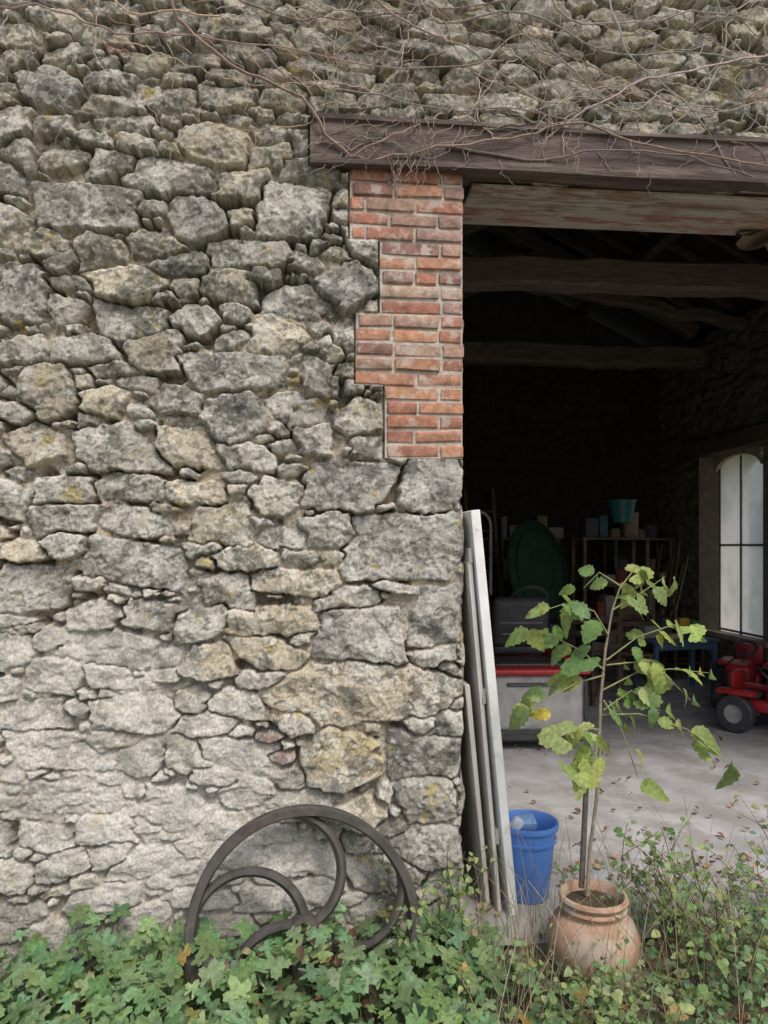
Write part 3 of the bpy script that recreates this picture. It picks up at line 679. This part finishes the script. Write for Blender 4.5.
g=Geo(); g.lathe([(.001,0),(.12,0),(.17,.26),(.18,.26),(.18,.28),(.16,.28),(.11,.02),(.001,.02)],(.04,.20,.19),32,c=(.12,-.1,1.98)); g.build('teal_basin',PLAST,sh)
g=Geo()
for i in range(7):
    y=6.1+.12*i+random.uniform(-.03,.03); z=random.uniform(1.3,1.8); g.tube([(4.75+random.uniform(-.1,.1),y,0.02),(5.02,y,z)],.014,(.28,.21,.13),6)
    if i%2: g.box((4.77,y,.06),(.06,.26,.1),(.2,.2,.2),bev=.01)
g.build('garden_tools',WOOD)
g=Geo()
for s_ in (-.2,.2): g.tube([(2.35+s_,6.2,.0),(2.35+s_,6.95,2.5)],.025,(.25,.2,.15),6)
for j in range(8): t_=.1+.11*j; g.tube([(2.15,6.2+.75*t_,2.5*t_),(2.55,6.2+.75*t_,2.5*t_)],.016,(.25,.2,.15),6)
g.build('wooden_ladder',WOOD)
tb=grp('blue_table',(4.22,4.9,0),R(8)); g=Geo(); bl=(.10,.17,.25)
g.box((0,0,.60),(.86,.5,.035),bl,bev=.006); g.box((0,-.2,.54),(.76,.02,.08),bl); g.box((0,.2,.54),(.76,.02,.08),bl)
for x in(-.38,.38):
    for y in(-.2,.2): g.box((x,y,.29),(.05,.05,.58),bl,bev=.004)
    g.box((x,0,.15),(.03,.36,.03),bl)
g.build('table_frame',PAINT,tb)
g=Geo(); 
for (x,y,sx,sz_,c) in [(-.3,.05,.2,.14,(.4,.38,.34)),(-.08,.1,.14,.22,(.1,.1,.12)),(-.1,-.12,.18,.06,(.5,.45,.3)),(.32,.12,.12,.18,(.1,.25,.12))]: g.box((x,y,.62+sz_/2),(sx,.16,sz_),c,bev=.012,seg=2)
g.build('things_on_table',CLOTH,tb)
ty=grp('toy_truck',(4.35,4.86,.62)); g=Geo()
g.box((0,0,.10),(.26,.14,.08),(.6,.05,.04),bev=.02,seg=2); g.box((-.05,0,.18),(.12,.12,.10),(.7,.45,.05),bev=.02,seg=2); g.build('toy_body',PLAST,ty)
g=Geo(); B2=Matrix.Rotation(R(90),3,'X')
for x in(-.08,.08):
    for y in(-.07,.07): g.lathe([(.001,-.02),(.045,-.02),(.045,.02),(.001,.02)],BK,20,B2,(x,y,.045))
g.build('toy_wheels',RUB,ty)
def chair(x,y,rz,col,z=0):
    c=grp('wooden_chair',(x,y,z),rz); g=Geo(); g.box((0,0,.45),(.42,.42,.03),col,bev=.01)
    for a in(-.18,.18):
        g.box((a,-.18,.22),(.035,.035,.44),col); g.box((a,.18,.47),(.035,.035,.94),col); g.box((a,0,.2),(.02,.34,.02),col)
    for z in(.62,.76,.90): g.box((0,.18,z),(.34,.02,.06),col,bev=.004)
    g.build('chair_frame',WOOD,c)
chair(3.2,5.2,R(20),(.2,.145,.09)); chair(3.05,4.4,R(200),(.14,.10,.07)); chair(4.75,5.75,R(90),(.18,.12,.08)); chair(3.75,4.9,R(-30),(.2,.14,.095))
g=Geo()
for i in range(22): 
    s_=random.uniform(.2,.5); g.box((random.uniform(.9,4.6),random.uniform(6.2,6.9),s_*.5+random.choice([0,0,.45])),(random.uniform(.25,.6),.4,s_),vary(random.choice([(.22,.17,.12),(.12,.14,.16),(.25,.1,.08),(.09,.15,.11),(.3,.28,.25)])),rot=Matrix.Rotation(random.uniform(-.3,.3),3,'Z'),bev=.03,seg=2)
g.build('storage_boxes',CLOTH)
g=Geo(); g.lathe([(.001,0),(.27,0),(.28,.03),(.28,.3),(.29,.31),(.29,.33),(.28,.34),(.28,.6),(.29,.61),(.29,.63),(.28,.64),(.28,.86),(.26,.88),(.001,.88)],(.10,.14,.18),40,c=(2.9,5.9,0)); g.build('metal_drum',METAL)
def toytractor(loc,rz,s=1):
    t=grp('toy_pedal_tractor',loc,rz); t.scale=(s,s,s); g=Geo(); Rd=(.46,.025,.03)
    g.box((0,-.22,.32),(.22,.42,.20),Rd,bev=.05,seg=3); g.box((0,.1,.24),(.26,.36,.10),Rd,bev=.03,seg=2)
    g.box((-.2,.2,.36),(.12,.34,.05),Rd,bev=.02,seg=2); g.box((.2,.2,.36),(.12,.34,.05),Rd,bev=.02,seg=2); g.box((0,.28,.42),(.24,.05,.22),Rd,bev=.02,seg=2)
    g.build('toy_body',PLAST,t)
    g=Geo(); g.box((0,-.44,.30),(.16,.02,.14),BK,bev=.01); g.box((0,.16,.32),(.22,.22,.05),BK,bev=.02)
    for sx in(-1,1):
        wheel(g,(sx*.22,.2,.17),.17,.11); wheel(g,(sx*.18,-.3,.11),.11,.08)
    T=Matrix.Rotation(R(35),3,'X'); g.tube([tuple((T@Vector((.10*math.cos(a),.10*math.sin(a),0)))+Vector((0,-.02,.52))) for a in np.linspace(0,6.283,20)],.012,BK,6,False); g.tube([(0,-.02,.52),(0,-.12,.38)],.012,BK)
    g.build('toy_wheels',RUB,t)
toytractor((4.12,2.95,0),R(35),1.0); toytractor((4.60,4.1,0),R(-40),1.15)
g=Geo(); ux=np.linspace(0,1,14); V=[];
for i,u in enumerate(ux):
    for j in range(8): V.append((2.28+.34*u,.38+.04*math.sin(u*12+j),3.39-j*.016*(.5+u)*(1+.3*math.sin(u*9))))
g.add(V,[(i*8+j,i*8+j+1,(i+1)*8+j+1,(i+1)*8+j) for i in range(13) for j in range(7)],(.18,.13,.10)); g.build('hanging_sacking',CLOTH)

# ------------------------------------------------------------------ LIGHT / CAMERA
wd_=bpy.data.worlds.new('World'); sc.world=wd_; wd_.use_nodes=True; nt=wd_.node_tree; nt.nodes.clear()
sky=nt.nodes.new('ShaderNodeTexSky'); sky.sky_type='NISHITA'; sky.sun_disc=False; sky.sun_elevation=R(52); sky.sun_rotation=R(160); sky.dust_density=4; sky.ozone_density=1.0; sky.air_density=1.0
bg=nt.nodes.new('ShaderNodeBackground'); bg.inputs[1].default_value=.15; ow=nt.nodes.new('ShaderNodeOutputWorld'); nt.links.new(sky.outputs[0],bg.inputs[0]); nt.links.new(bg.outputs[0],ow.inputs[0])
sl=bpy.data.lights.new('sun','SUN'); sl.energy=1.5; sl.angle=R(16); sl.color=(1,.95,.89); so=bpy.data.objects.new('sun',sl); link(so)
az=R(160); el=R(52); d=Vector((math.sin(az)*math.cos(el),math.cos(az)*math.cos(el),math.sin(el))); so.rotation_euler=d.to_track_quat('Z','Y').to_euler()
cam=bpy.data.cameras.new('camera'); cam.lens=26; cam.sensor_width=36; cam.sensor_fit='AUTO'; cam.shift_y=33/1024; cam.clip_end=1000; cam.clip_start=.05
co_=bpy.data.objects.new('camera',cam); co_.location=(0,-3.4,1.7); co_.rotation_euler=(R(90),0,-TH); link(co_); sc.camera=co_
sc.view_settings.view_transform='Standard'; sc.view_settings.look='None'; sc.view_settings.exposure=0
